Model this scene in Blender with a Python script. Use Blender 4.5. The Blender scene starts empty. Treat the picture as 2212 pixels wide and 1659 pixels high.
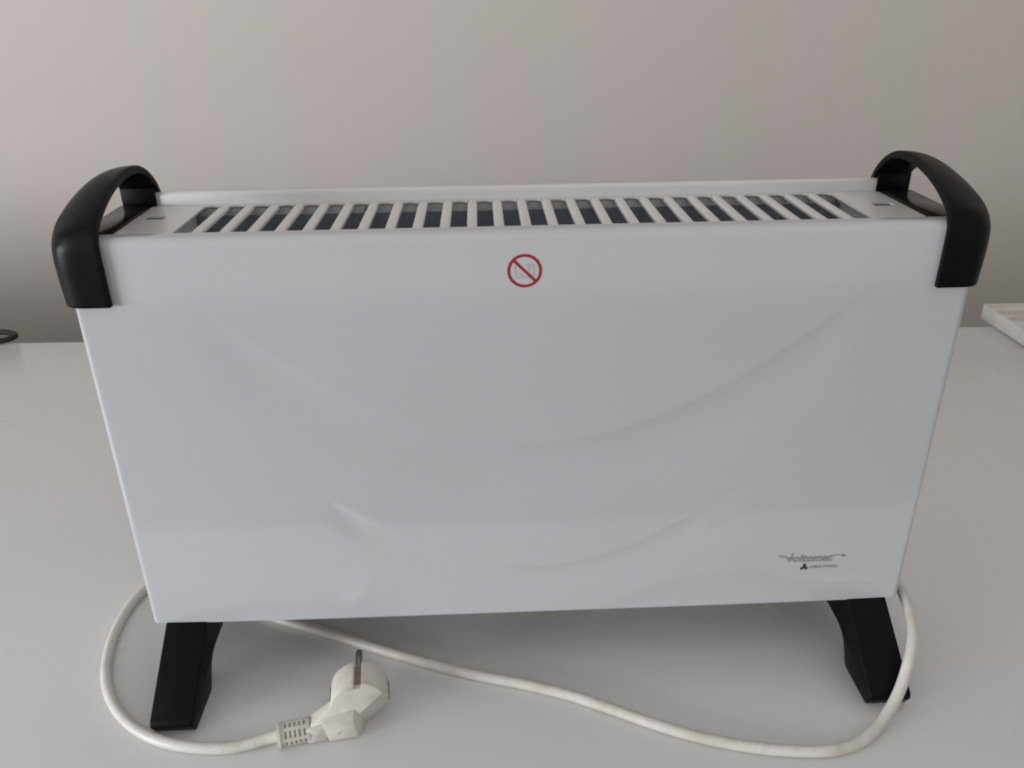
import bpy, bmesh, math, random
from mathutils import Vector, Matrix

# ------------------------------------------------------------------ camera, world, light, exposure
sc = bpy.context.scene
COL = sc.collection
sc.render.engine = 'CYCLES'
sc.render.film_transparent = False
sc.cycles.max_bounces = 10
sc.cycles.diffuse_bounces = 6
sc.cycles.glossy_bounces = 4
sc.cycles.use_adaptive_sampling = True
sc.cycles.use_denoising = True
sc.cycles.filter_width = 1.9

cam_d = bpy.data.cameras.new('camera')
cam = bpy.data.objects.new('camera', cam_d)
COL.objects.link(cam)
YAW, PITCH, ROLL = 0.0331, 0.4479, -0.0130
fw = Vector((math.sin(YAW) * math.cos(PITCH), math.cos(YAW) * math.cos(PITCH), -math.sin(PITCH)))
rt = Vector((math.cos(YAW), -math.sin(YAW), 0))
up = rt.cross(fw)
r2 = rt * math.cos(ROLL) + up * math.sin(ROLL)
u2 = up * math.cos(ROLL) - rt * math.sin(ROLL)
m = Matrix((r2, u2, -fw)).transposed().to_4x4()
m.translation = Vector((-0.0299, -0.5253, 0.5097))
cam.matrix_world = m
cam_d.sensor_width = 36.0
cam_d.sensor_fit = 'HORIZONTAL'
cam_d.lens = 36.0 * 1806.5 / 2212.0
cam_d.clip_start = 0.01
cam_d.clip_end = 100.0
cam_d.dof.use_dof = True
cam_d.dof.focus_distance = 0.66
cam_d.dof.aperture_fstop = 13.0
sc.camera = cam

world = bpy.data.worlds.new('World')
sc.world = world
world.use_nodes = True
bg = world.node_tree.nodes['Background']
bg.inputs['Color'].default_value = (1.0, 0.965, 0.93, 1)
bg.inputs['Strength'].default_value = 0.44

def area_light(name, loc, target, sx, sy, power, col):
    d = bpy.data.lights.new(name, 'AREA')
    d.shape = 'RECTANGLE'
    d.size, d.size_y, d.energy, d.color = sx, sy, power, col
    o = bpy.data.objects.new(name, d)
    COL.objects.link(o)
    o.location = loc
    o.rotation_euler = (Vector(target) - Vector(loc)).to_track_quat('-Z', 'Y').to_euler()
    return o

area_light('window_light', (-3.05, -1.55, 0.37), (0, 0.5, 0.15), 1.6, 0.9, 80.0, (0.93, 0.97, 1.0))

sc.view_settings.view_transform = 'Standard'
sc.view_settings.look = 'None'
sc.view_settings.gamma = 1.0
sc.view_settings.exposure = 0.26
sc.view_settings.use_curve_mapping = False

# ------------------------------------------------------------------ materials
def new_mat(name):
    mt = bpy.data.materials.new(name)
    mt.use_nodes = True
    nt = mt.node_tree
    return mt, nt, nt.nodes['Principled BSDF']

def N(nt, typ, **kw):
    n = nt.nodes.new(typ)
    for k, v in kw.items():
        setattr(n, k, v)
    return n

def noise(nt, vec, scale, detail=3, rough=0.5):
    n = N(nt, 'ShaderNodeTexNoise')
    n.inputs['Scale'].default_value = scale
    n.inputs['Detail'].default_value = detail
    n.inputs['Roughness'].default_value = rough
    nt.links.new(vec, n.inputs['Vector'])
    return n.outputs['Fac']

def ramp(nt, fac, a, b, ca=(0, 0, 0, 1), cb=(1, 1, 1, 1)):
    r = N(nt, 'ShaderNodeValToRGB')
    r.color_ramp.elements[0].position = a
    r.color_ramp.elements[1].position = b
    r.color_ramp.elements[0].color = ca
    r.color_ramp.elements[1].color = cb
    nt.links.new(fac, r.inputs['Fac'])
    return r.outputs['Color']

def mix(nt, fac, a, b):
    mx = N(nt, 'ShaderNodeMix', data_type='RGBA')
    for sock, v in ((mx.inputs[0], fac), (mx.inputs[6], a), (mx.inputs[7], b)):
        if isinstance(v, (tuple, float, int)):
            sock.default_value = v
        else:
            nt.links.new(v, sock)
    return mx.outputs[2]

def math_n(nt, op, a, b=0.0):
    n = N(nt, 'ShaderNodeMath', operation=op)
    for i, v in enumerate((a, b)):
        if isinstance(v, (float, int)):
            n.inputs[i].default_value = v
        else:
            nt.links.new(v, n.inputs[i])
    return n.outputs[0]

def bump(nt, bsdf, h, strength, dist):
    b = N(nt, 'ShaderNodeBump')
    b.inputs['Strength'].default_value = strength
    b.inputs['Distance'].default_value = dist
    nt.links.new(h, b.inputs['Height'])
    nt.links.new(b.outputs[0], bsdf.inputs['Normal'])

def objco(nt):
    return N(nt, 'ShaderNodeTexCoord').outputs['Object']

def speck_mask(nt, vec, scale, size, keep):
    """small sparse irregular dirt specks"""
    v = N(nt, 'ShaderNodeTexVoronoi')
    v.inputs['Scale'].default_value = scale
    nt.links.new(vec, v.inputs['Vector'])
    sep = N(nt, 'ShaderNodeSeparateColor')
    nt.links.new(v.outputs['Color'], sep.inputs[0])
    near = ramp(nt, v.outputs['Distance'], size * 0.4, size, (1, 1, 1, 1), (0, 0, 0, 1))
    on = math_n(nt, 'GREATER_THAN', sep.outputs[0], 1.0 - keep)
    return math_n(nt, 'MULTIPLY', near, on)

def mat_enamel(name, base, rough, specks=True):
    mt, nt, b = new_mat(name)
    co = objco(nt)
    c = mix(nt, ramp(nt, noise(nt, co, 9, 4), 0.35, 0.75),
            (*base, 1), (base[0] * 0.965, base[1] * 0.965, base[2] * 0.96, 1))
    if specks:
        s1 = speck_mask(nt, co, 17, 0.034, 0.45)
        s2 = speck_mask(nt, co, 43, 0.045, 0.16)
        sm = math_n(nt, 'MAXIMUM', s1, math_n(nt, 'MULTIPLY', s2, 0.55))
        c = mix(nt, math_n(nt, 'MULTIPLY', sm, 0.6), c, (0.16, 0.13, 0.10, 1))
    nt.links.new(c, b.inputs['Base Color'])
    nt.links.new(ramp(nt, noise(nt, co, 25, 5), 0.3, 0.8, (rough,) * 3 + (1,), (rough * 1.35,) * 3 + (1,)),
                 b.inputs['Roughness'])
    b.inputs['Specular IOR Level'].default_value = 0.9
    bump(nt, b, noise(nt, co, 420, 2), 0.05, 0.0004)
    return mt

M_PANEL = mat_enamel('white_enamel', (0.514, 0.523, 0.546), 0.075)
M_WHITE = mat_enamel('white_sheet_metal', (0.71, 0.707, 0.705), 0.28, False)

def mat_plastic(name, base, rough, grain=900, bs=0.12):
    mt, nt, b = new_mat(name)
    co = objco(nt)
    c = mix(nt, ramp(nt, noise(nt, co, 60, 5), 0.45, 0.8), (*base, 1),
            (base[0] * 1.7 + .0006, base[1] * 1.65 + .0006, base[2] * 1.6 + .0006, 1))
    s = speck_mask(nt, co, 55, 0.05, 0.10)
    c = mix(nt, math_n(nt, 'MULTIPLY', s, 0.35), c, (0.25, 0.24, 0.23, 1))
    b.inputs['Specular IOR Level'].default_value = 0.13
    nt.links.new(c, b.inputs['Base Color'])
    nt.links.new(ramp(nt, noise(nt, co, 35, 4), 0.3, 0.75, (rough * 0.85,) * 3 + (1,), (rough * 1.2,) * 3 + (1,)),
                 b.inputs['Roughness'])
    bump(nt, b, noise(nt, co, grain, 2), bs, 0.0003)
    return mt

M_BLACK = mat_plastic('black_plastic', (0.0024, 0.0023, 0.0031), 0.42)
M_BLACKG = mat_plastic('black_glossy_plastic', (0.014, 0.013, 0.013), 0.22, 500, 0.03)

def mat_cord():
    mt, nt, b = new_mat('aged_white_pvc')
    co = objco(nt)
    d1 = ramp(nt, noise(nt, co, 22, 5, 0.62), 0.46, 0.70)
    d2 = ramp(nt, noise(nt, co, 160, 3, 0.6), 0.52, 0.72)
    c = mix(nt, math_n(nt, 'MULTIPLY', d1, 0.55), (0.66, 0.645, 0.61, 1), (0.44, 0.36, 0.27, 1))
    c = mix(nt, math_n(nt, 'MULTIPLY', d2, 0.22), c, (0.30, 0.22, 0.14, 1))
    nt.links.new(c, b.inputs['Base Color'])
    b.inputs['Roughness'].default_value = 0.42
    bump(nt, b, noise(nt, co, 300, 3), 0.08, 0.0005)
    return mt
M_CORD = mat_cord()

def mat_plug():
    mt, nt, b = new_mat('aged_white_plug_rubber')
    co = objco(nt)
    d1 = ramp(nt, noise(nt, co, 45, 5, 0.62), 0.45, 0.75)
    s = speck_mask(nt, co, 190, 0.16, 0.5)
    c = mix(nt, math_n(nt, 'MULTIPLY', d1, 0.75), (0.64, 0.62, 0.58, 1), (0.46, 0.39, 0.30, 1))
    c = mix(nt, math_n(nt, 'MULTIPLY', s, 0.45), c, (0.25, 0.19, 0.13, 1))
    nt.links.new(c, b.inputs['Base Color'])
    b.inputs['Roughness'].default_value = 0.5
    bump(nt, b, noise(nt, co, 420, 3), 0.10, 0.0004)
    return mt
M_PLUG = mat_plug()

def mat_flat(name, col, rough=0.5, metal=0.0):
    mt, nt, b = new_mat(name)
    co = objco(nt)
    c = mix(nt, ramp(nt, noise(nt, co, 120, 4), 0.35, 0.75), (*col, 1),
            (col[0] * 0.86, col[1] * 0.86, col[2] * 0.86, 1))
    nt.links.new(c, b.inputs['Base Color'])
    b.inputs['Roughness'].default_value = rough
    b.inputs['Metallic'].default_value = metal
    return mt

M_RED = mat_flat('red_print', (0.36, 0.012, 0.022), 0.35)
M_PRINT = mat_flat('grey_print', (0.25, 0.25, 0.26), 0.45)
M_PRINTD = mat_flat('dark_print', (0.035, 0.035, 0.04), 0.45)
M_FAINT = mat_flat('faint_print', (0.50, 0.44, 0.45), 0.4)
M_STEEL = mat_flat('pin_metal', (0.33, 0.31, 0.29), 0.33, 1.0)
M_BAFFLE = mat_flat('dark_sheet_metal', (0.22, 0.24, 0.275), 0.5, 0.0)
M_DARK = mat_flat('slot_shade_dark', (0.07, 0.07, 0.08), 0.6)  # dark tone for the shade inside the end slots
M_INNER = mat_flat('grey_sheet_metal', (0.82, 0.84, 0.85), 0.45, 0.0)
M_GAP = mat_flat('grimy_rubber', (0.27, 0.215, 0.16), 0.8)
M_LOOP = mat_flat('black_cable_sheath', (0.004, 0.004, 0.004), 0.65)

def mat_table():
    mt, nt, b = new_mat('white_laminate')
    co = objco(nt)
    c = mix(nt, ramp(nt, noise(nt, co, 3.5, 4), 0.3, 0.75), (0.688, 0.692, 0.698, 1), (0.662, 0.662, 0.664, 1))
    s = speck_mask(nt, co, 21, 0.02, 0.14)
    c = mix(nt, math_n(nt, 'MULTIPLY', s, 0.55), c, (0.85, 0.85, 0.84, 1))
    s2 = speck_mask(nt, N(nt, 'ShaderNodeTexCoord').outputs['Generated'], 31, 0.02, 0.2)
    c = mix(nt, math_n(nt, 'MULTIPLY', s2, 0.4), c, (0.22, 0.19, 0.17, 1))
    nt.links.new(c, b.inputs['Base Color'])
    nt.links.new(ramp(nt, noise(nt, co, 14, 5), 0.3, 0.8, (0.22,) * 3 + (1,), (0.33,) * 3 + (1,)), b.inputs['Roughness'])
    bump(nt, b, noise(nt, co, 260, 3), 0.06, 0.0004)
    return mt
M_TABLE = mat_table()

def mat_wall():
    mt, nt, b = new_mat('painted_plaster')
    co = objco(nt)
    c = mix(nt, ramp(nt, noise(nt, co, 1.7, 3), 0.3, 0.7), (0.610, 0.570, 0.533, 1), (0.602, 0.550, 0.518, 1))
    c = mix(nt, math_n(nt, 'MULTIPLY', ramp(nt, noise(nt, co, 7, 6, 0.6), 0.56, 0.75), 0.12), c, (0.44, 0.41, 0.39, 1))
    mp = N(nt, 'ShaderNodeMapping')
    mp.inputs['Scale'].default_value = (2.2, 1.0, 0.5)
    nt.links.new(co, mp.inputs['Vector'])
    c = mix(nt, math_n(nt, 'MULTIPLY', ramp(nt, noise(nt, mp.outputs[0], 1.6, 2), 0.42, 0.60), 0.42), c, (0.625, 0.545, 0.530, 1))
    s = speck_mask(nt, co, 7, 0.022, 0.4)
    c = mix(nt, math_n(nt, 'MULTIPLY', s, 0.5), c, (0.25, 0.22, 0.20, 1))
    nt.links.new(c, b.inputs['Base Color'])
    b.inputs['Roughness'].default_value = 0.75
    bump(nt, b, noise(nt, co, 180, 4), 0.12, 0.001)
    return mt
M_WALL = mat_wall()
M_FLOOR = mat_flat('brown_floor', (0.07, 0.052, 0.040), 0.5)
M_LIGHT_BLOCK = mat_flat('light_block_dark', (0.06, 0.042, 0.032), 0.5)  # kept dark so the added box bounces little light

def mat_marble():
    mt, nt, b = new_mat('white_streaked_stone')
    co = objco(nt)
    mp = N(nt, 'ShaderNodeMapping')
    mp.inputs['Scale'].default_value = (0.7, 5.0, 1)
    mp.inputs['Rotation'].default_value = (0, 0, 0.25)
    nt.links.new(co, mp.inputs['Vector'])
    f = noise(nt, mp.outputs[0], 9, 5, 0.6)
    c = mix(nt, ramp(nt, f, 0.38, 0.62), (0.70, 0.69, 0.67, 1), (0.47, 0.43, 0.38, 1))
    nt.links.new(c, b.inputs['Base Color'])
    b.inputs['Roughness'].default_value = 0.35
    return mt
M_MARBLE = mat_marble()
M_BOARD = mat_flat('white_board_edge', (0.72, 0.715, 0.70), 0.4)

# ------------------------------------------------------------------ mesh helpers
def link_mesh(name, verts, faces, mat, parent=None, smooth=True, angle=40):
    me = bpy.data.meshes.new(name)
    me.from_pydata([tuple(v) for v in verts], [], faces)
    bm = bmesh.new(); bm.from_mesh(me)
    bmesh.ops.recalc_face_normals(bm, faces=bm.faces)
    bm.to_mesh(me); bm.free()
    return link(name, me, mat, parent, smooth, angle)

def link(name, me, mat, parent=None, smooth=True, angle=40):
    me.materials.append(mat)
    if smooth:
        for p in me.polygons:
            p.use_smooth = True
        me.set_sharp_from_angle(angle=math.radians(angle))
    o = bpy.data.objects.new(name, me)
    COL.objects.link(o)
    if parent is not None:
        o.parent = parent
        o.matrix_parent_inverse = parent.matrix_world.inverted()
    return o

def link_bm(name, bm, mat, parent=None, smooth=True, angle=40):
    bmesh.ops.recalc_face_normals(bm, faces=bm.faces)
    me = bpy.data.meshes.new(name)
    bm.to_mesh(me); bm.free()
    return link(name, me, mat, parent, smooth, angle)

def add_box(bm, x0, x1, y0, y1, z0, z1, bev=0.0, seg=2):
    t = bmesh.new()
    bmesh.ops.create_cube(t, size=1.0)
    for v in t.verts:
        v.co = Vector(((x0 + x1) / 2 + v.co.x * (x1 - x0), (y0 + y1) / 2 + v.co.y * (y1 - y0), (z0 + z1) / 2 + v.co.z * (z1 - z0)))
    if bev > 0:
        bmesh.ops.bevel(t, geom=list(t.edges), offset=bev, segments=seg, profile=0.5, affect='EDGES', clamp_overlap=True)
    merge(bm, t)

def merge(bm, t, mat4=None):
    me = bpy.data.meshes.new('tmp')
    if mat4 is not None:
        bmesh.ops.transform(t, matrix=mat4, verts=t.verts)
    t.to_mesh(me); t.free()
    bm.from_mesh(me)
    bpy.data.meshes.remove(me)

def add_hull(bm, pts, bev=0.0, seg=2):
    t = bmesh.new()
    for p in pts:
        t.verts.new(p)
    r = bmesh.ops.convex_hull(t, input=t.verts)
    bmesh.ops.delete(t, geom=[v for v in t.verts if not v.link_faces], context='VERTS')
    bmesh.ops.dissolve_limit(t, angle_limit=math.radians(3), verts=t.verts, edges=t.edges)
    if bev > 0:
        bmesh.ops.bevel(t, geom=list(t.edges), offset=bev, segments=seg, profile=0.5, affect='EDGES', clamp_overlap=True)
    merge(bm, t)

def add_prism_x(bm, prof, x0, x1, bev=0.0, seg=3):
    """profile in (y, z) extruded along x"""
    t = bmesh.new()
    a = [t.verts.new((x0, y, z)) for y, z in prof]
    b = [t.verts.new((x1, y, z)) for y, z in prof]
    n = len(prof)
    t.faces.new(a); t.faces.new(list(reversed(b)))
    for i in range(n):
        t.faces.new((a[i], b[i], b[(i + 1) % n], a[(i + 1) % n]))
    bmesh.ops.recalc_face_normals(t, faces=t.faces)
    if bev > 0:
        sharp = [e for e in t.edges if len(e.link_faces) == 2 and e.calc_face_angle(0) > math.radians(28)]
        bmesh.ops.bevel(t, geom=sharp, offset=bev, segments=seg, profile=0.5, affect='EDGES', clamp_overlap=True)
    merge(bm, t)

def catmull(pts, n=8):
    pts = [Vector(p) for p in pts]
    P = [pts[0] * 2 - pts[1]] + pts + [pts[-1] * 2 - pts[-2]]
    out = []
    for i in range(1, len(P) - 2):
        p0, p1, p2, p3 = P[i - 1], P[i], P[i + 1], P[i + 2]
        for k in range(n):
            t = k / n
            out.append(0.5 * ((2 * p1) + (p2 - p0) * t + (2 * p0 - 5 * p1 + 4 * p2 - p3) * t * t + (3 * p1 - p0 - 3 * p2 + p3) * t ** 3))
    out.append(pts[-1])
    return out

def tube(pts, r, seg=16, closed=False):
    """returns verts, faces of a swept tube"""
    vs, fs = [], []
    n = len(pts)
    upv = Vector((0, 0, 1))
    for i, p in enumerate(pts):
        a = pts[(i - 1) % n] if closed else pts[max(i - 1, 0)]
        b = pts[(i + 1) % n] if closed else pts[min(i + 1, n - 1)]
        t = (b - a).normalized()
        s = t.cross(upv)
        s = s.normalized() if s.length > 1e-4 else Vector((1, 0, 0))
        w = s.cross(t)
        for k in range(seg):
            an = 2 * math.pi * k / seg
            vs.append(p + s * math.cos(an) * r + w * math.sin(an) * r)
    rng = n if closed else n - 1
    for i in range(rng):
        for k in range(seg):
            j = (i + 1) % n
            fs.append((i * seg + k, i * seg + (k + 1) % seg, j * seg + (k + 1) % seg, j * seg + k))
    if not closed:
        fs.append(tuple(range(seg)))
        fs.append(tuple((n - 1) * seg + k for k in reversed(range(seg))))
    return vs, fs

def tag(o, label=None, cat=None, group=None, kind=None):
    if label: o['label'] = label
    if cat: o['category'] = cat
    if group: o['group'] = group
    if kind: o['kind'] = kind
    return o

def empty(name, loc):
    o = bpy.data.objects.new(name, None)
    COL.objects.link(o)
    o.location = loc
    o.empty_display_size = 0.05
    bpy.context.view_layer.update()
    return o

# ------------------------------------------------------------------ setting: table, wall, floor
EDGE_ROT = -0.0235
def rotz(x, y, py=0.718):
    c, s = math.cos(EDGE_ROT), math.sin(EDGE_ROT)
    return (x * c - (y - py) * s, x * s + (y - py) * c + py)

bm = bmesh.new()
add_box(bm, -2.6, 1.5, -0.205 , 0.718, -0.028, 0.0, 0.0015, 2)
for v in bm.verts:
    if v.co.y > 0.3:
        v.co.y += v.co.x * EDGE_ROT
o = link_bm('table', bm, M_TABLE)
tag(o, 'white laminate table top carrying the heater', 'table', kind='structure')
bm = bmesh.new()
add_box(bm, -2.55, 1.45, -0.16, 0.66, -0.742, -0.0285)  # unseen box added under the top to darken the gap before the wall
link_bm('under_table_light_block', bm, M_LIGHT_BLOCK, o, smooth=False)

WALL_Y = 1.90
bm = bmesh.new()
add_box(bm, -3.8, 3.8, WALL_Y, WALL_Y + 0.1, -0.74, 1.8)
bmesh.ops.rotate(bm, cent=(0, WALL_Y, 0), matrix=Matrix.Rotation(EDGE_ROT, 3, 'Z'), verts=bm.verts)
o = link_bm('wall', bm, M_WALL, smooth=False)
tag(o, 'plain off-white painted wall behind the table', 'wall', kind='structure')

bm = bmesh.new()
add_box(bm, -3.5, 3.5, -3.0, 2.1, -0.80, -0.744)  # out of view, put in for reflections and bounce light
o = link_bm('floor', bm, M_FLOOR, smooth=False)
tag(o, 'unseen dark floor below the table', 'floor', kind='structure')

# ------------------------------------------------------------------ the convector heater
HW = 0.300          # half width
ZB, ZT = 0.0532, 0.3660
DEPTH = 0.120
heater = empty('convector_heater', (0, 0.06, 0))
tag(heater, 'white convector heater with black handles and black feet standing on the table', 'heater')

# -- front panel with pressed crescents
def arc_fn(cx, zc, zlow, xs, zs):
    """lower arc z(x) through (cx, zlow) reaching zs at |x-cx| = xs, as ellipse-like power curve"""
    return lambda x: zlow + (zs - zlow) * min(abs((x - cx) / xs), 1.15) ** 1.85

ARCS = [(0.004, 0.2090, 0.236, 0.3330, 0.00118, 0.095),
        (0.004, 0.0990, 0.166, 0.1800, 0.00092, 0.058)]   # cx, zlow, half span, z at ends, depth, width

def emboss(x, z):
    d = 0.0
    for cx, zl, hs, ze, dep, wid in ARCS:
        u = (x - cx) / hs
        if abs(u) >= 1:
            continue
        za = zl + (ze - zl) * abs(u) ** 1.85
        slope = (ze - zl) * 1.85 * abs(u) ** 0.85 / hs
        dist = (za - z) / math.sqrt(1 + slope * slope)
        k = (1 - u * u) ** 0.45
        w = wid * (0.62 + 0.38 * k)
        if 0 < dist < w:
            t = dist / w
            end = min(1.0, (1 - abs(u)) / 0.19)
            end = end * end * (3 - 2 * end)
            d += dep * end * (0.45 + 0.55 * k) * 12.2 * t * (1 - t) ** 4
    return d

RS, RT, RB = 0.0045, 0.0062, 0.0016      # bend radius at the sides, top and bottom
def samples(a, b, n, ra, rb):
    ea = [ra * (1 - math.cos(math.pi / 2 * i / 6)) for i in range(6)]
    eb = [rb * (1 - math.cos(math.pi / 2 * i / 6)) for i in range(6)]
    mid = [a + ra + (b - a - ra - rb) * i / n for i in range(n + 1)]
    return [a + k for k in ea] + mid + [b - k for k in reversed(eb)]
def bend(d, r):
    q = min(1.0, max(0.0, (r - d) / r))
    return r * (1 - math.sqrt(max(0.0, 1 - q * q)))

xs = samples(-HW, HW, 300, RS, RS)
zs = samples(ZB, ZT, 190, RB, RT)
verts, faces = [], []
nx, nz = len(xs), len(zs)
for z in zs:
    for x in xs:
        y = bend(min(x + HW, HW - x), RS) + bend(z - ZB, RB) + bend(ZT - z, RT)
        # slight crown of the pressed sheet
        y += 0.0016 * (x / HW) ** 4 + emboss(x, z)
        verts.append((x, y, z))
for j in range(nz - 1):
    for i in range(nx - 1):
        # corner cells outside the rounded corner stay part of the fold
        faces.append((j * nx + i, j * nx + i + 1, (j + 1) * nx + i + 1, (j + 1) * nx + i))
# folded rim to the back
border = [i for i in range(nx)] + [j * nx + nx - 1 for j in range(1, nz)] + \
         [(nz - 1) * nx + i for i in reversed(range(nx - 1))] + [j * nx for j in reversed(range(1, nz - 1))]
base = len(verts)
YBACK = 0.0125
for k in border:
    v = verts[k]
    verts.append((v[0], YBACK, v[2]))
nb = len(border)
for k in range(nb):
    faces.append((border[k], base + k, base + (k + 1) % nb, border[(k + 1) % nb]))
faces.append(tuple(base + k for k in range(nb)))
front = link_mesh('front_panel', verts, faces, M_PANEL, heater, True, 50)

# -- rear panel and sides
bm = bmesh.new()
add_box(bm, -HW, HW, 0.1125, DEPTH, ZB, 0.3700, 0.0025, 3)
link_bm('rear_panel', bm, M_WHITE, heater)
for s in (-1, 1):
    bm = bmesh.new()
    add_box(bm, min(s * 0.286, s * 0.2965), max(s * 0.286, s * 0.2965), 0.0127, 0.1122, ZB + 0.003, 0.3570, 0.001, 2)
    link_bm('side_panel', bm, M_WHITE, heater)

# -- top grille : end plates, front and rear strips, 25 bars between 26 slots
GZ = 0.3606
PITCH_S, SLOT_W = 0.0186, 0.0115
SX0 = -0.2325
YA, YB_ = 0.022, 0.1085
bm = bmesh.new()
x_first, x_last = SX0 - SLOT_W / 2, SX0 + 25 * PITCH_S + SLOT_W / 2
def plate_with_dash(bm, x0, x1, dx0, dx1, dy0, dy1):
    z1, z0 = GZ, GZ - 0.0014
    add_box(bm, x0, dx0, 0.0127, 0.1122, z0, z1)
    add_box(bm, dx1, x1, 0.0127, 0.1122, z0, z1)
    add_box(bm, dx0, dx1, 0.0127, dy0, z0, z1)
    add_box(bm, dx0, dx1, dy1, 0.1122, z0, z1)
plate_with_dash(bm, -0.2775, x_first, -0.2715, -0.2570, 0.0710, 0.0800)
plate_with_dash(bm, x_last, 0.2765, 0.2550, 0.2695, 0.0660, 0.0750)
add_box(bm, x_first, x_last, 0.0127, YA, GZ - 0.0014, GZ)
add_box(bm, x_first, x_last, YB_, 0.1122, GZ - 0.0014, GZ)
# rounded inner corners at the rear end of every slot
for i in range(26):
    cx = SX0 + i * PITCH_S
    for s in (-1, 1):
        r = 0.0040
        xe = cx + s * SLOT_W / 2
        pts = [(xe, YB_)]
        for k in range(6):
            an = math.pi / 2 * k / 5
            pts.append((xe - s * r + s * r * math.cos(an), YB_ - r + r * math.sin(an)))
        top = [bm.verts.new((x, y, GZ)) for x, y in pts]
        bot = [bm.verts.new((x, y, GZ - 0.0014)) for x, y in pts]
        bm.faces.new(top); bm.faces.new(list(reversed(bot)))
        for k in range(1, len(pts) - 1):
            bm.faces.new((top[k], top[k + 1], bot[k + 1], bot[k]))
grille = link_bm('top_grille', bm, M_WHITE, heater)
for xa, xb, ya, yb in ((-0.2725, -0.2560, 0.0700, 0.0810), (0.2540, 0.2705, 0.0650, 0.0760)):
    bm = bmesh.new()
    add_box(bm, xa, xb, ya, yb, GZ - 0.0026, GZ - 0.0015)  # dark plate closing the slot, its colour stands in for the shade inside
    link_bm('slot_shade_plate', bm, M_DARK, grille, smooth=False)
bar_me = None
for i in range(25):
    cx = SX0 + (i + 0.5) * PITCH_S
    if bar_me is None:
        bm = bmesh.new()
        hw = (PITCH_S - SLOT_W) / 2
        # pressed bar with rounded shoulders and flanks turned down
        prof = [(-hw, -0.0028), (-hw, -0.0012), (-hw + 0.0004, -0.0004), (-hw + 0.0012, 0), (hw - 0.0012, 0), (hw - 0.0004, -0.0004), (hw, -0.0012), (hw, -0.0028)]
        a = [bm.verts.new((x, YA - 0.06, z)) for x, z in prof]
        b = [bm.verts.new((x, YB_ - 0.06, z)) for x, z in prof]
        for k in range(len(prof) - 1):
            bm.faces.new((a[k], b[k], b[k + 1], a[k + 1]))
        bm.faces.new(a); bm.faces.new(list(reversed(b)))
        bm.faces.new((a[-1], b[-1], b[0], a[0]))
        bmesh.ops.recalc_face_normals(bm, faces=bm.faces)
        bar_me = bpy.data.meshes.new('grille_bar')
        bm.to_mesh(bar_me); bm.free()
        bar_me.materials.append(M_WHITE)
        for p in bar_me.polygons: p.use_smooth = True
        bar_me.set_sharp_from_angle(angle=math.radians(50))
    o = bpy.data.objects.new('grille_bar', bar_me)
    COL.objects.link(o)
    o.parent = grille
    bpy.context.view_layer.update()
    o.matrix_parent_inverse = grille.matrix_world.inverted()
    o.location = (cx, 0.06, GZ)

# inner baffle seen through the slots, end walls of the chamber and two screws
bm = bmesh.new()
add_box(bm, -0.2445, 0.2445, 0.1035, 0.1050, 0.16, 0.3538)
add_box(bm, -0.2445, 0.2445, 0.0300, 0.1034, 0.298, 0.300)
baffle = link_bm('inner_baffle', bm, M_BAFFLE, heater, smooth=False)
for s in (-1, 1):
    bm = bmesh.new()
    add_box(bm, min(s * 0.2450, s * 0.2462), max(s * 0.2450, s * 0.2462), 0.020, 0.1100, 0.20, 0.3580)
    link_bm('chamber_end_wall', bm, M_INNER, heater, smooth=False)
bm = bmesh.new()
add_box(bm, -0.2440, 0.2440, 0.1106, 0.1120, 0.16, 0.3580)
link_bm('rear_liner', bm, M_INNER, heater, smooth=False)
for x in (SX0 + 6 * PITCH_S + 0.0035, SX0 + 19 * PITCH_S - 0.003):
    bm = bmesh.new()
    bmesh.ops.create_cone(bm, cap_ends=True, segments=12, radius1=0.0022, radius2=0.0016, depth=0.003)
    bmesh.ops.rotate(bm, cent=(0, 0, 0), matrix=Matrix.Rotation(math.pi / 2, 3, 'X'), verts=bm.verts)
    bmesh.ops.translate(bm, vec=(x, 0.1085, 0.3548), verts=bm.verts)
    link_bm('screw', bm, M_STEEL, heater)

# -- handles : an arched strap with crowned outer side, over a glossy floor plate
# paired control points (y, z) of the inner and the outer edge of the strap, front foot -> apex -> rear foot, and outer x
ARCH = [((-0.0034, 0.3215), (0.0050, 0.3225), 0.3055), ((-0.0036, 0.3380), (0.0045, 0.3400), 0.3060), ((-0.0036, 0.3540), (0.0048, 0.3545), 0.3062),
        ((-0.0026, 0.3650), (0.0088, 0.3645), 0.3062), ((0.0018, 0.3745), (0.0180, 0.3722), 0.3060), ((0.0130, 0.3826), (0.0310, 0.3778), 0.3055),
        ((0.0310, 0.3906), (0.0460, 0.3825), 0.3050), ((0.0510, 0.3958), (0.0620, 0.3862), 0.3042), ((0.0690, 0.3976), (0.0770, 0.3880), 0.3035),
        ((0.0860, 0.3958), (0.0910, 0.3878), 0.3030), ((0.1010, 0.3900), (0.1035, 0.3848), 0.3026), ((0.1125, 0.3815), (0.1130, 0.3800), 0.3024),
        ((0.1195, 0.3725), (0.1195, 0.3718), 0.3022), ((0.1240, 0.3600), (0.1238, 0.3595), 0.3020), ((0.1245, 0.3400), (0.1243, 0.3400), 0.3020), ((0.1245, 0.3220), (0.1243, 0.3220), 0.3020)]
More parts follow.
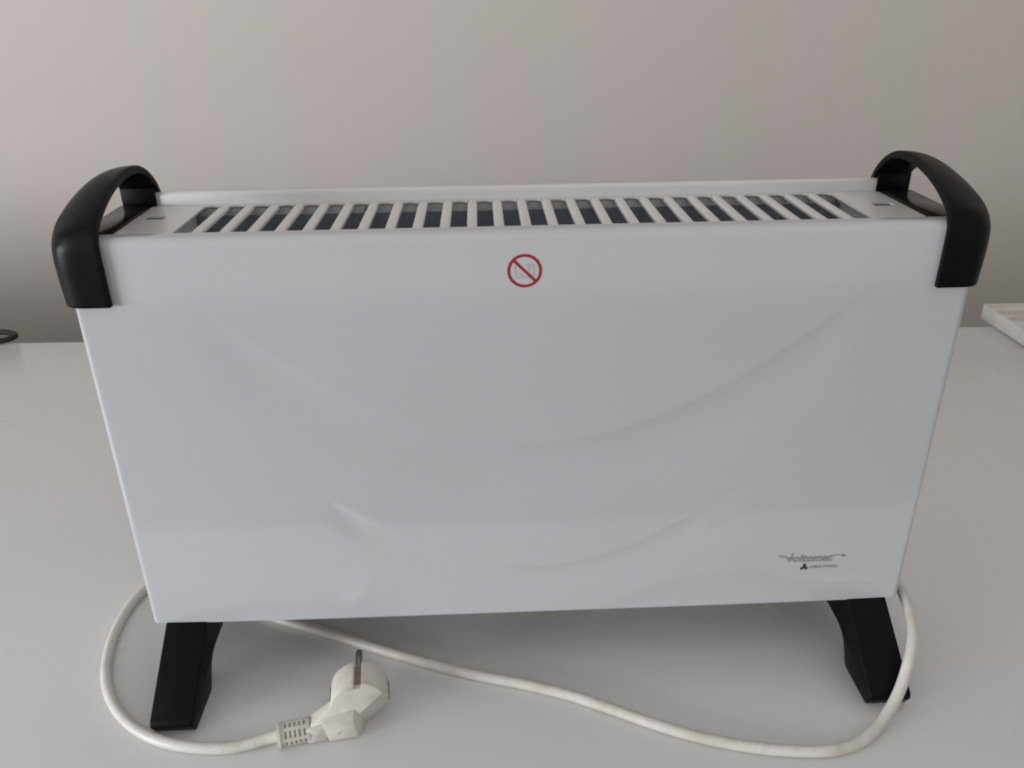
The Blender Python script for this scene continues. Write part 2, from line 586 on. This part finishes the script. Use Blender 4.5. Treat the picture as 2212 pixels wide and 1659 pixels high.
def handle(side):
    XI = 0.2735
    pa = catmull([Vector((XI, a[0], a[1])) for a, b, x in ARCH], 7)
    pb = catmull([Vector((x, b[0], b[1])) for a, b, x in ARCH], 7)
    n = len(pa)
    NU = 16
    rows = []
    for i in range(n):
        a0, a1 = pa[max(i - 1, 0)], pa[min(i + 1, n - 1)]
        t = (a1 - a0).normalized()
        nrm = Vector((0, -t.z, t.y))
        if nrm.dot(pa[i] - Vector((XI, 0.06, 0.34))) < 0:
            nrm = -nrm
        up_ = max(0.0, min(1.0, nrm.z * 1.3))
        frontness = max(0.0, -nrm.y) * (1 - up_)
        e = 2.1 + 5.0 * frontness
        y = pa[i].y
        rise = min(1.0, max(0.0, (pa[i].z - 0.362) / 0.012))
        th = 0.0042 + 0.0018 * rise * (1.0 if y < 0.075 else max(0.0, 1 - (y - 0.075) / 0.03))
        outer, inner = [], []
        for k in range(NU + 1):
            u = math.sin(math.pi / 2 * k / NU)
            g = u ** e
            d = pb[i] - pa[i]
            p = Vector((pa[i].x + d.x * u, pa[i].y + d.y * g, pa[i].z + d.z * g))
            outer.append(p)
            inner.append(Vector((min(p.x, pb[i].x - 0.0014), p.y, p.z)) - nrm * th)
        rows.append(outer + inner[::-1])
    m_ = len(rows[0])
    vs = [(v.x * side, v.y, v.z) for row in rows for v in row]
    fs = []
    for i in range(n - 1):
        for k in range(m_):
            fs.append((i * m_ + k, i * m_ + (k + 1) % m_, (i + 1) * m_ + (k + 1) % m_, (i + 1) * m_ + k))
    fs.append(tuple(range(m_)))
    fs.append(tuple((n - 1) * m_ + k for k in reversed(range(m_))))
    me = bpy.data.meshes.new('handle')
    me.from_pydata(vs, [], fs)
    bm = bmesh.new(); bm.from_mesh(me); bpy.data.meshes.remove(me)
    bmesh.ops.recalc_face_normals(bm, faces=bm.faces)
    sh = [e for e in bm.edges if len(e.link_faces) == 2 and e.calc_face_angle(0) > math.radians(50)]
    bmesh.ops.bevel(bm, geom=sh, offset=0.0008, segments=2, profile=0.5, affect='EDGES', clamp_overlap=True)
    h = link_bm('handle', bm, M_BLACK, heater, True, 45)
    def bxs(xa, xb, *r):
        b_ = bmesh.new()
        add_box(b_, min(side * xa, side * xb), max(side * xa, side * xb), *r)
        return b_
    link_bm('grip_floor', bxs(0.2782, 0.3012, 0.0128, 0.1095, 0.3575, 0.3620, 0.0006, 2), M_BLACKG, h)
    link_bm('grip_wall', bxs(0.2745, 0.3000, 0.1100, 0.1123, 0.3600, 0.3745, 0.0008, 2), M_BLACK, h)
    return h
handle(-1)
handle(1)

# -- feet : arched runner from front toe to rear toe
half = [(0.060, 0.0550), (0.0005, 0.0550), (-0.0610, 0.0135), (-0.0625, 0.0095), (-0.0570, 0.0), (-0.0170, 0.0), (-0.0135, 0.0050), (-0.0100, 0.0120),
        (-0.0060, 0.0178), (0.0000, 0.0222), (0.0080, 0.0245), (0.0250, 0.0250), (0.060, 0.0250)]
prof = half[1:-1] + [(0.12 - y, z) for y, z in reversed(half[1:-1])]
for s in (-1, 1):
    bm = bmesh.new()
    add_prism_x(bm, prof, s * 0.2572, s * 0.2895, 0.0016, 3)
    link_bm('foot', bm, M_BLACK, heater, True, 30)

# -- prohibition sign printed on the panel
def flat_obj(name, polys, mat, parent, ypos):
    """polys: list of closed 2d outlines (x, z) as thin flat print on the panel plane y = ypos"""
    bm = bmesh.new()
    for pi_, poly in enumerate(polys):
        if pi_:
            ypos -= 0.00001
        if len(poly) == 2 and isinstance(poly[0], list):     # ring: outer, inner
            oa = [bm.verts.new((x, ypos, z)) for x, z in poly[0]]
            ia = [bm.verts.new((x, ypos, z)) for x, z in poly[1]]
            n = len(oa)
            for k in range(n):
                bm.faces.new((oa[k], oa[(k + 1) % n], ia[(k + 1) % n], ia[k]))
        else:
            bm.faces.new([bm.verts.new((x, ypos, z)) for x, z in poly])
    for f in bm.faces:
        f.normal_update()
        if f.normal.y > 0:
            f.normal_flip()
    me = bpy.data.meshes.new(name)
    bm.to_mesh(me); bm.free()
    return link(name, me, mat, parent, False)

def circ(cx, cz, r, n=64):
    return [(cx + r * math.cos(2 * math.pi * k / n), cz + r * math.sin(2 * math.pi * k / n)) for k in range(n)]

def ribbon(pts, w):
    """thin quads along a polyline"""
    out = []
    for (x0, z0), (x1, z1) in zip(pts[:-1], pts[1:]):
        dx, dz = x1 - x0, z1 - z0
        l = math.hypot(dx, dz)
        if l < 1e-7: continue
        nx_, nz_ = -dz / l * w / 2, dx / l * w / 2
        ex, ez = dx / l * w * 0.3, dz / l * w * 0.3
        out.append([(x0 + nx_ - ex, z0 + nz_ - ez), (x1 + nx_ + ex, z1 + nz_ + ez), (x1 - nx_ + ex, z1 - nz_ + ez), (x0 - nx_ - ex, z0 - nz_ - ez)])
    return out

SX, SZ, SR = -0.0033, 0.3392, 0.0114
ri = SR - 0.0019
sign = flat_obj('prohibition_sign', [[circ(SX, SZ, SR), circ(SX, SZ, ri)]], M_RED, front, -0.00026)
sign['label'] = 'red round do-not-cover warning sign with a diagonal bar'
d = (ri + 0.0004) / math.sqrt(2)
flat_obj('sign_bar', ribbon([(SX - d, SZ + d), (SX + d, SZ - d)], 0.0018), M_RED, front, -0.00030)
k = SR / 515.0
def sg(x, y): return (SX + (x - 1025) * k, SZ - (y - 845) * k)
pict = []
pict += ribbon([sg(745, 700), sg(745, 1060)], 0.0009)
pict += ribbon([sg(745, 1050), sg(1130, 1050)], 0.0009)
pict += ribbon([sg(1295, 690), sg(1295, 1000)], 0.0010)
pict += ribbon([sg(1090, 650), sg(1290, 665)], 0.0009)
pict += ribbon([sg(1160, 660), sg(1165, 800), sg(1120, 860)], 0.0012)
pict += ribbon([sg(860, 900), sg(930, 980), sg(990, 1000)], 0.0006)
flat_obj('sign_pictogram', pict, M_FAINT, front, -0.00016)

# -- brand mark : outlined italic word, three-bladed symbol, HEATING
def text_obj(name, body, size, x, z, mat, parent, ypos, shear=0.0, outline=0.0, offset=0.0, spacing=1.0, width=None):
    cu = bpy.data.curves.new(name, 'FONT')
    cu.body = body
    cu.size = size
    cu.shear = shear
    cu.space_character = spacing
    cu.resolution_u = 3
    cu.offset = offset
    if outline > 0:
        cu.fill_mode = 'NONE'
        cu.bevel_depth = outline
        cu.bevel_resolution = 0
    tmp = bpy.data.objects.new('tmp', cu)
    COL.objects.link(tmp)
    bpy.context.view_layer.update()
    dg = bpy.context.evaluated_depsgraph_get()
    me = bpy.data.meshes.new_from_object(tmp.evaluated_get(dg))
    bpy.data.objects.remove(tmp); bpy.data.curves.remove(cu)
    xs_ = [v.co.x for v in me.vertices]
    x0, x1 = min(xs_), max(xs_)
    sx = (width / (x1 - x0)) if width else 1.0
    for v in me.vertices:
        v.co = Vector((x + (v.co.x - x0) * sx, ypos - (v.co.z * 0.15 if outline else 0), z + v.co.y))
    me.materials.clear()
    return link(name, me, mat, parent, False)

text_obj('brand_lettering', 'voltomat', 0.0096, 0.2028, 0.0948, M_PRINT, front, -0.00016, 0.20, 0.00020, 0.0, 1.0, 0.0360)
for nm, pl, w in (('brand_swoosh', [(0.1955, 0.1010), (0.1985, 0.1012), (0.2010, 0.1000), (0.2024, 0.0975)], 0.0005),
                  ('brand_swoosh', [(0.1955, 0.1000), (0.1975, 0.1001), (0.1998, 0.0988)], 0.0004),
                  ('brand_swoosh', [(0.2052, 0.0985), (0.2066, 0.1034)], 0.0007),
                  ('brand_swoosh', [(0.2385, 0.1000), (0.2460, 0.0997)], 0.0005)):
    flat_obj(nm, ribbon(pl, w), M_PRINT, front, -0.00016)
flat_obj('registered_mark', [[circ(0.2472, 0.0992, 0.0010, 20), circ(0.2472, 0.0992, 0.0005, 20)]], M_PRINTD, front, -0.00012)
text_obj('heating_lettering', 'HEATING', 0.0036, 0.2220, 0.0880, M_PRINT, front, -0.00012, 0.0, 0.0, 0.00004, 1.05, 0.0215)
tri = []
for a in (90, 215, 325):
    ca, sa = math.cos(math.radians(a)), math.sin(math.radians(a))
    L, w = 0.0036, 0.00125
    tri.append([(0.2171 - sa * w * .6, 0.0893 + ca * w * .6), (0.2171 + sa * w * .6, 0.0893 - ca * w * .6),
                (0.2171 + ca * L * .7 + sa * w, 0.0893 + sa * L * .7 - ca * w), (0.2171 + ca * L, 0.0893 + sa * L), (0.2171 + ca * L * .7 - sa * w, 0.0893 + sa * L * .7 + ca * w)])
bl = [flat_obj('brand_symbol', [t], M_PRINTD, front, -0.00012 - 0.00002 * i) for i, t in enumerate(tri)]

# -- power cord
CR = 0.0043
cz = CR
left = [(-0.1885, -0.0722, 0.0085), (-0.2000, -0.0738, 0.0068), (-0.2140, -0.0765, 0.0050), (-0.2319, -0.0787, cz), (-0.2597, -0.0757, cz), (-0.2864, -0.0668, cz), (-0.3113, -0.0504, cz), (-0.3328, -0.0264, cz),
        (-0.3487, 0.0039, cz), (-0.3585, 0.0449, cz), (-0.3589, 0.0836, cz), (-0.3520, 0.1089, cz), (-0.3400, 0.1280, cz), (-0.3230, 0.1350, cz), (-0.3060, 0.1270, cz), (-0.2850, 0.1080, cz), (-0.2600, 0.0850, cz), (-0.2350, 0.0685, cz)]
right = [(-0.2118, 0.0564), (-0.1854, 0.0445), (-0.1554, 0.0304), (-0.1143, 0.0119), (-0.0749, -0.0048), (-0.0408, -0.0172), (-0.0076, -0.0273), (0.0281, -0.0407), (0.0621, -0.0577), (0.0945, -0.0748),
         (0.1262, -0.0879), (0.158, -0.0969), (0.1871, -0.1016), (0.2142, -0.1021), (0.2372, -0.0955)]
lift = [(0.2560, -0.0835, 0.0070), (0.2655, -0.0757, 0.0115), (0.2745, -0.0672, 0.0170), (0.2829, -0.0575, 0.0250), (0.2890, -0.0490, 0.0340), (0.2954, -0.0385, 0.0400),
        (0.3017, -0.0252, 0.0440), (0.3072, -0.0072, 0.0460), (0.3105, 0.0113, 0.0480), (0.3115, 0.0400, 0.0520), (0.3080, 0.0680, 0.0580), (0.2950, 0.0850, 0.0640)]
pts = left + [(x, y, cz) for x, y in right] + lift
vs, fs = tube(catmull(pts, 7), CR, 16)
link_mesh('power_cord', vs, fs, M_CORD, heater, True, 60)

# -- angled two-pin plug lying on its side
bm = bmesh.new()
PX, PR = -0.1331, 0.0217
PZ = PR
PROT = math.radians(6)
PC = Vector((PX, -0.05, PZ))
def cut(t, co, no):
    g = list(t.verts) + list(t.edges) + list(t.faces)
    r = bmesh.ops.bisect_plane(t, geom=g, plane_co=co, plane_no=Vector(no).normalized(), clear_outer=True)
    es = [e for e in r['geom_cut'] if isinstance(e, bmesh.types.BMEdge)]
    bmesh.ops.holes_fill(t, edges=es)
# head: drum along y whose outline carries the guide notch at the top
NW, ND = 0.0029, 0.0036
prof2 = []
a_n = math.asin(NW / PR)
for k in range(57):
    a = math.pi / 2 + a_n + (2 * math.pi - 2 * a_n) * k / 56
    prof2.append((PX + PR * math.cos(a), PZ + PR * math.sin(a)))
prof2 += [(PX + NW, PZ + PR - ND), (PX - NW, PZ + PR - ND)]
t = bmesh.new()
va = [t.verts.new((x, -0.0375, z)) for x, z in prof2]
vb = [t.verts.new((x, -0.0760, z)) for x, z in prof2]
t.faces.new(va); t.faces.new(list(reversed(vb)))
for k in range(len(prof2)):
    q_ = (k + 1) % len(prof2)
    t.faces.new((va[k], vb[k], vb[q_], va[q_]))
bmesh.ops.recalc_face_normals(t, faces=t.faces)
cut(t, (PX, -0.0598, 2 * PZ), (0.04, -0.93, 0.36))
cut(t, (-0.1185, -0.0630, 0.0310), (0.50, -0.79, -0.36))
sh = [e for e in t.edges if len(e.link_faces) == 2 and e.calc_face_angle(0) > math.radians(25)]
bmesh.ops.bevel(t, geom=sh, offset=0.0009, segments=2, profile=0.5, affect='EDGES', clamp_overlap=True)
bmesh.ops.rotate(t, cent=PC, matrix=Matrix.Rotation(PROT, 3, 'Z'), verts=t.verts)
merge(bm, t)
# body block behind the head
add_hull(bm, [(-0.1320, -0.0700, 0.0008), (-0.1540, -0.0735, 0.0008), (-0.1326, -0.0722, 0.0040), (-0.1545, -0.0755, 0.0040), (-0.1352, -0.0728, 0.0212), (-0.1580, -0.0755, 0.0200),
              (-0.1300, -0.0630, 0.0265), (-0.1560, -0.0590, 0.0225), (-0.1280, -0.0520, 0.0008), (-0.1570, -0.0520, 0.0008)], 0.0010, 2)
# moulded shoulder flowing from the head into the neck
add_hull(bm, [(-0.1335, -0.0655, 0.0270), (-0.1515, -0.0615, 0.0285), (-0.1354, -0.0724, 0.0215), (-0.1578, -0.0748, 0.0203), (-0.1680, -0.0735, 0.0158),
              (-0.1680, -0.0615, 0.0168), (-0.1560, -0.0545, 0.0225), (-0.1500, -0.0540, 0.0080), (-0.1350, -0.0550, 0.0080), (-0.1660, -0.0620, 0.0080)], 0.0008, 2)
# neck
add_hull(bm, [(-0.1560, -0.0735, 0.0015), (-0.1560, -0.0745, 0.0178), (-0.1560, -0.0570, 0.0195), (-0.1560, -0.0540, 0.0015),
              (-0.1700, -0.0755, 0.0012), (-0.1700, -0.0755, 0.0150), (-0.1700, -0.0600, 0.0165), (-0.1700, -0.0600, 0.0012)], 0.0010, 2)
plug = link_bm('plug', bm, M_PLUG, heater, True, 35)
# strain relief sleeve: ring segments with open slots, and an end collar
ang = math.radians(13)
A = Vector((-0.1690, -0.0680, 0.0090))
ax = Vector((-math.cos(ang), -math.sin(ang), 0.0))
pside = Vector((math.sin(ang), -math.cos(ang), 0))      # towards the camera
bm = bmesh.new()
def section(bm, t0, t1, w0, h0, w1, h1, bev=0.0012):
    P = []
    for tt, w, h in ((t0, w0, h0), (t1, w1, h1)):
        c = A + ax * tt
        for a in range(20):
            an = 2 * math.pi * a / 20
            ca, sa = math.cos(an), math.sin(an)
            e = 0.75
            P.append(c + pside * (math.copysign(abs(ca) ** e, ca) * w / 2) + Vector((0, 0, 1)) * (math.copysign(abs(sa) ** e, sa) * h / 2))
    t = bmesh.new()
    va = [t.verts.new(p) for p in P[:20]]; vb = [t.verts.new(p) for p in P[20:]]
    t.faces.new(va); t.faces.new(list(reversed(vb)))
    for a in range(20):
        t.faces.new((va[a], vb[a], vb[(a + 1) % 20], va[(a + 1) % 20]))
    bmesh.ops.recalc_face_normals(t, faces=t.faces)
    merge(bm, t)
L = 0.0225
section(bm, -0.002, L, 0.0116, 0.0124, 0.0108, 0.0120)         # core
nslot = 5
ribs_t = [0.0, 0.0045]
for i in range(nslot + 1):
    t0 = 0.0 if i == 0 else 0.0030 + (i - 1) * 0.0034 + 0.0014
    t1 = 0.0030 + i * 0.0034 if i < nslot else L - 0.0008
    section(bm, t0, t1, 0.0158, 0.0164, 0.0158, 0.0164)
# webs between the slots, six around the sleeve
for an in (64, 8, -48, 116, 172, 228):
    ca, sa = math.cos(math.radians(an)), math.sin(math.radians(an))
    dirv = pside * ca + Vector((0, 0, sa))
    tanv = pside * -sa + Vector((0, 0, ca))
    rr = 0.0080 / (abs(ca) ** 2.667 + abs(sa) ** 2.667) ** 0.375
    ps = []
    for tt in (0.0, L - 0.001):
        for a, b in ((-0.0025, -1), (0.0001, -1), (0.0001, 1), (-0.0025, 1)):
            ps.append(A + ax * tt + dirv * (rr + a) + tanv * b * 0.0013)
    add_hull(bm, ps)
section(bm, L - 0.0012, L + 0.0012, 0.0178, 0.0176, 0.0172, 0.0172)     # collar
link_bm('strain_relief', bm, M_PLUG, plug, True, 35)
# dirty floor of the guide notch, earth clips and pins
R3 = Matrix.Rotation(PROT, 3, 'Z')
bm = bmesh.new()
add_box(bm, PX - NW + 0.0006, PX + NW - 0.0006, -0.0570, -0.0380, 2 * PZ - ND - 0.0004, 2 * PZ - ND + 0.0003, 0.0001, 1)
bmesh.ops.rotate(bm, cent=PC, matrix=R3, verts=bm.verts)
link_bm('guide_groove', bm, M_GAP, plug)
for s_ in (-1, 1):
    bm = bmesh.new()
    xx = PX + s_ * (PR + 0.0001)
    add_box(bm, xx - 0.0006, xx + 0.0006, -0.0540, -0.0410, PZ - 0.0032, PZ + 0.0032, 0.0004, 2)
    bmesh.ops.rotate(bm, cent=PC, matrix=R3, verts=bm.verts)
    link_bm('earth_clip', bm, M_STEEL, plug)
for s_ in (1, -1):
    bm = bmesh.new()
    bmesh.ops.create_cone(bm, cap_ends=True, segments=20, radius1=0.0027, radius2=0.0027, depth=0.0200)
    tip = [e for e in bm.edges if all(v.co.z > 0.005 for v in e.verts)]
    bmesh.ops.bevel(bm, geom=tip, offset=0.0014, segments=3, profile=0.5, affect='EDGES')
    bmesh.ops.rotate(bm, cent=(0, 0, 0), matrix=Matrix.Rotation(-math.pi / 2, 3, 'X'), verts=bm.verts)
    bmesh.ops.translate(bm, vec=(PX, -0.0262, PZ + s_ * 0.0127), verts=bm.verts)
    bmesh.ops.rotate(bm, cent=PC, matrix=R3, verts=bm.verts)
    link_bm('pin', bm, M_STEEL, plug, True, 40)

# ------------------------------------------------------------------ things at the edges of the picture
bm = bmesh.new()
add_box(bm, 0.788, 1.12, 0.42, 0.738, 0.0006, 0.0250, 0.0015, 2)
o = link_bm('stone_board', bm, M_BOARD)
o.data.materials.append(M_MARBLE)
for p in o.data.polygons:
    if p.normal.z > 0.9: p.material_index = 1
tag(o, 'white streaked board lying at the right over the back edge of the table', 'board')

pts = []
for k in range(48):
    a = 2 * math.pi * k / 48
    pts.append(Vector((-0.826 + 0.040 * math.cos(a), 0.749 + 0.019 * math.sin(a), 0.0048 + 0.0012 * (1 + math.sin(a)))))
vs, fs = tube(pts, 0.0046, 10, True)
o = link_mesh('cable_loop', vs, fs, M_LOOP, None, True, 60)
tag(o, 'small black loop of cable at the far left back edge of the table', 'cable')
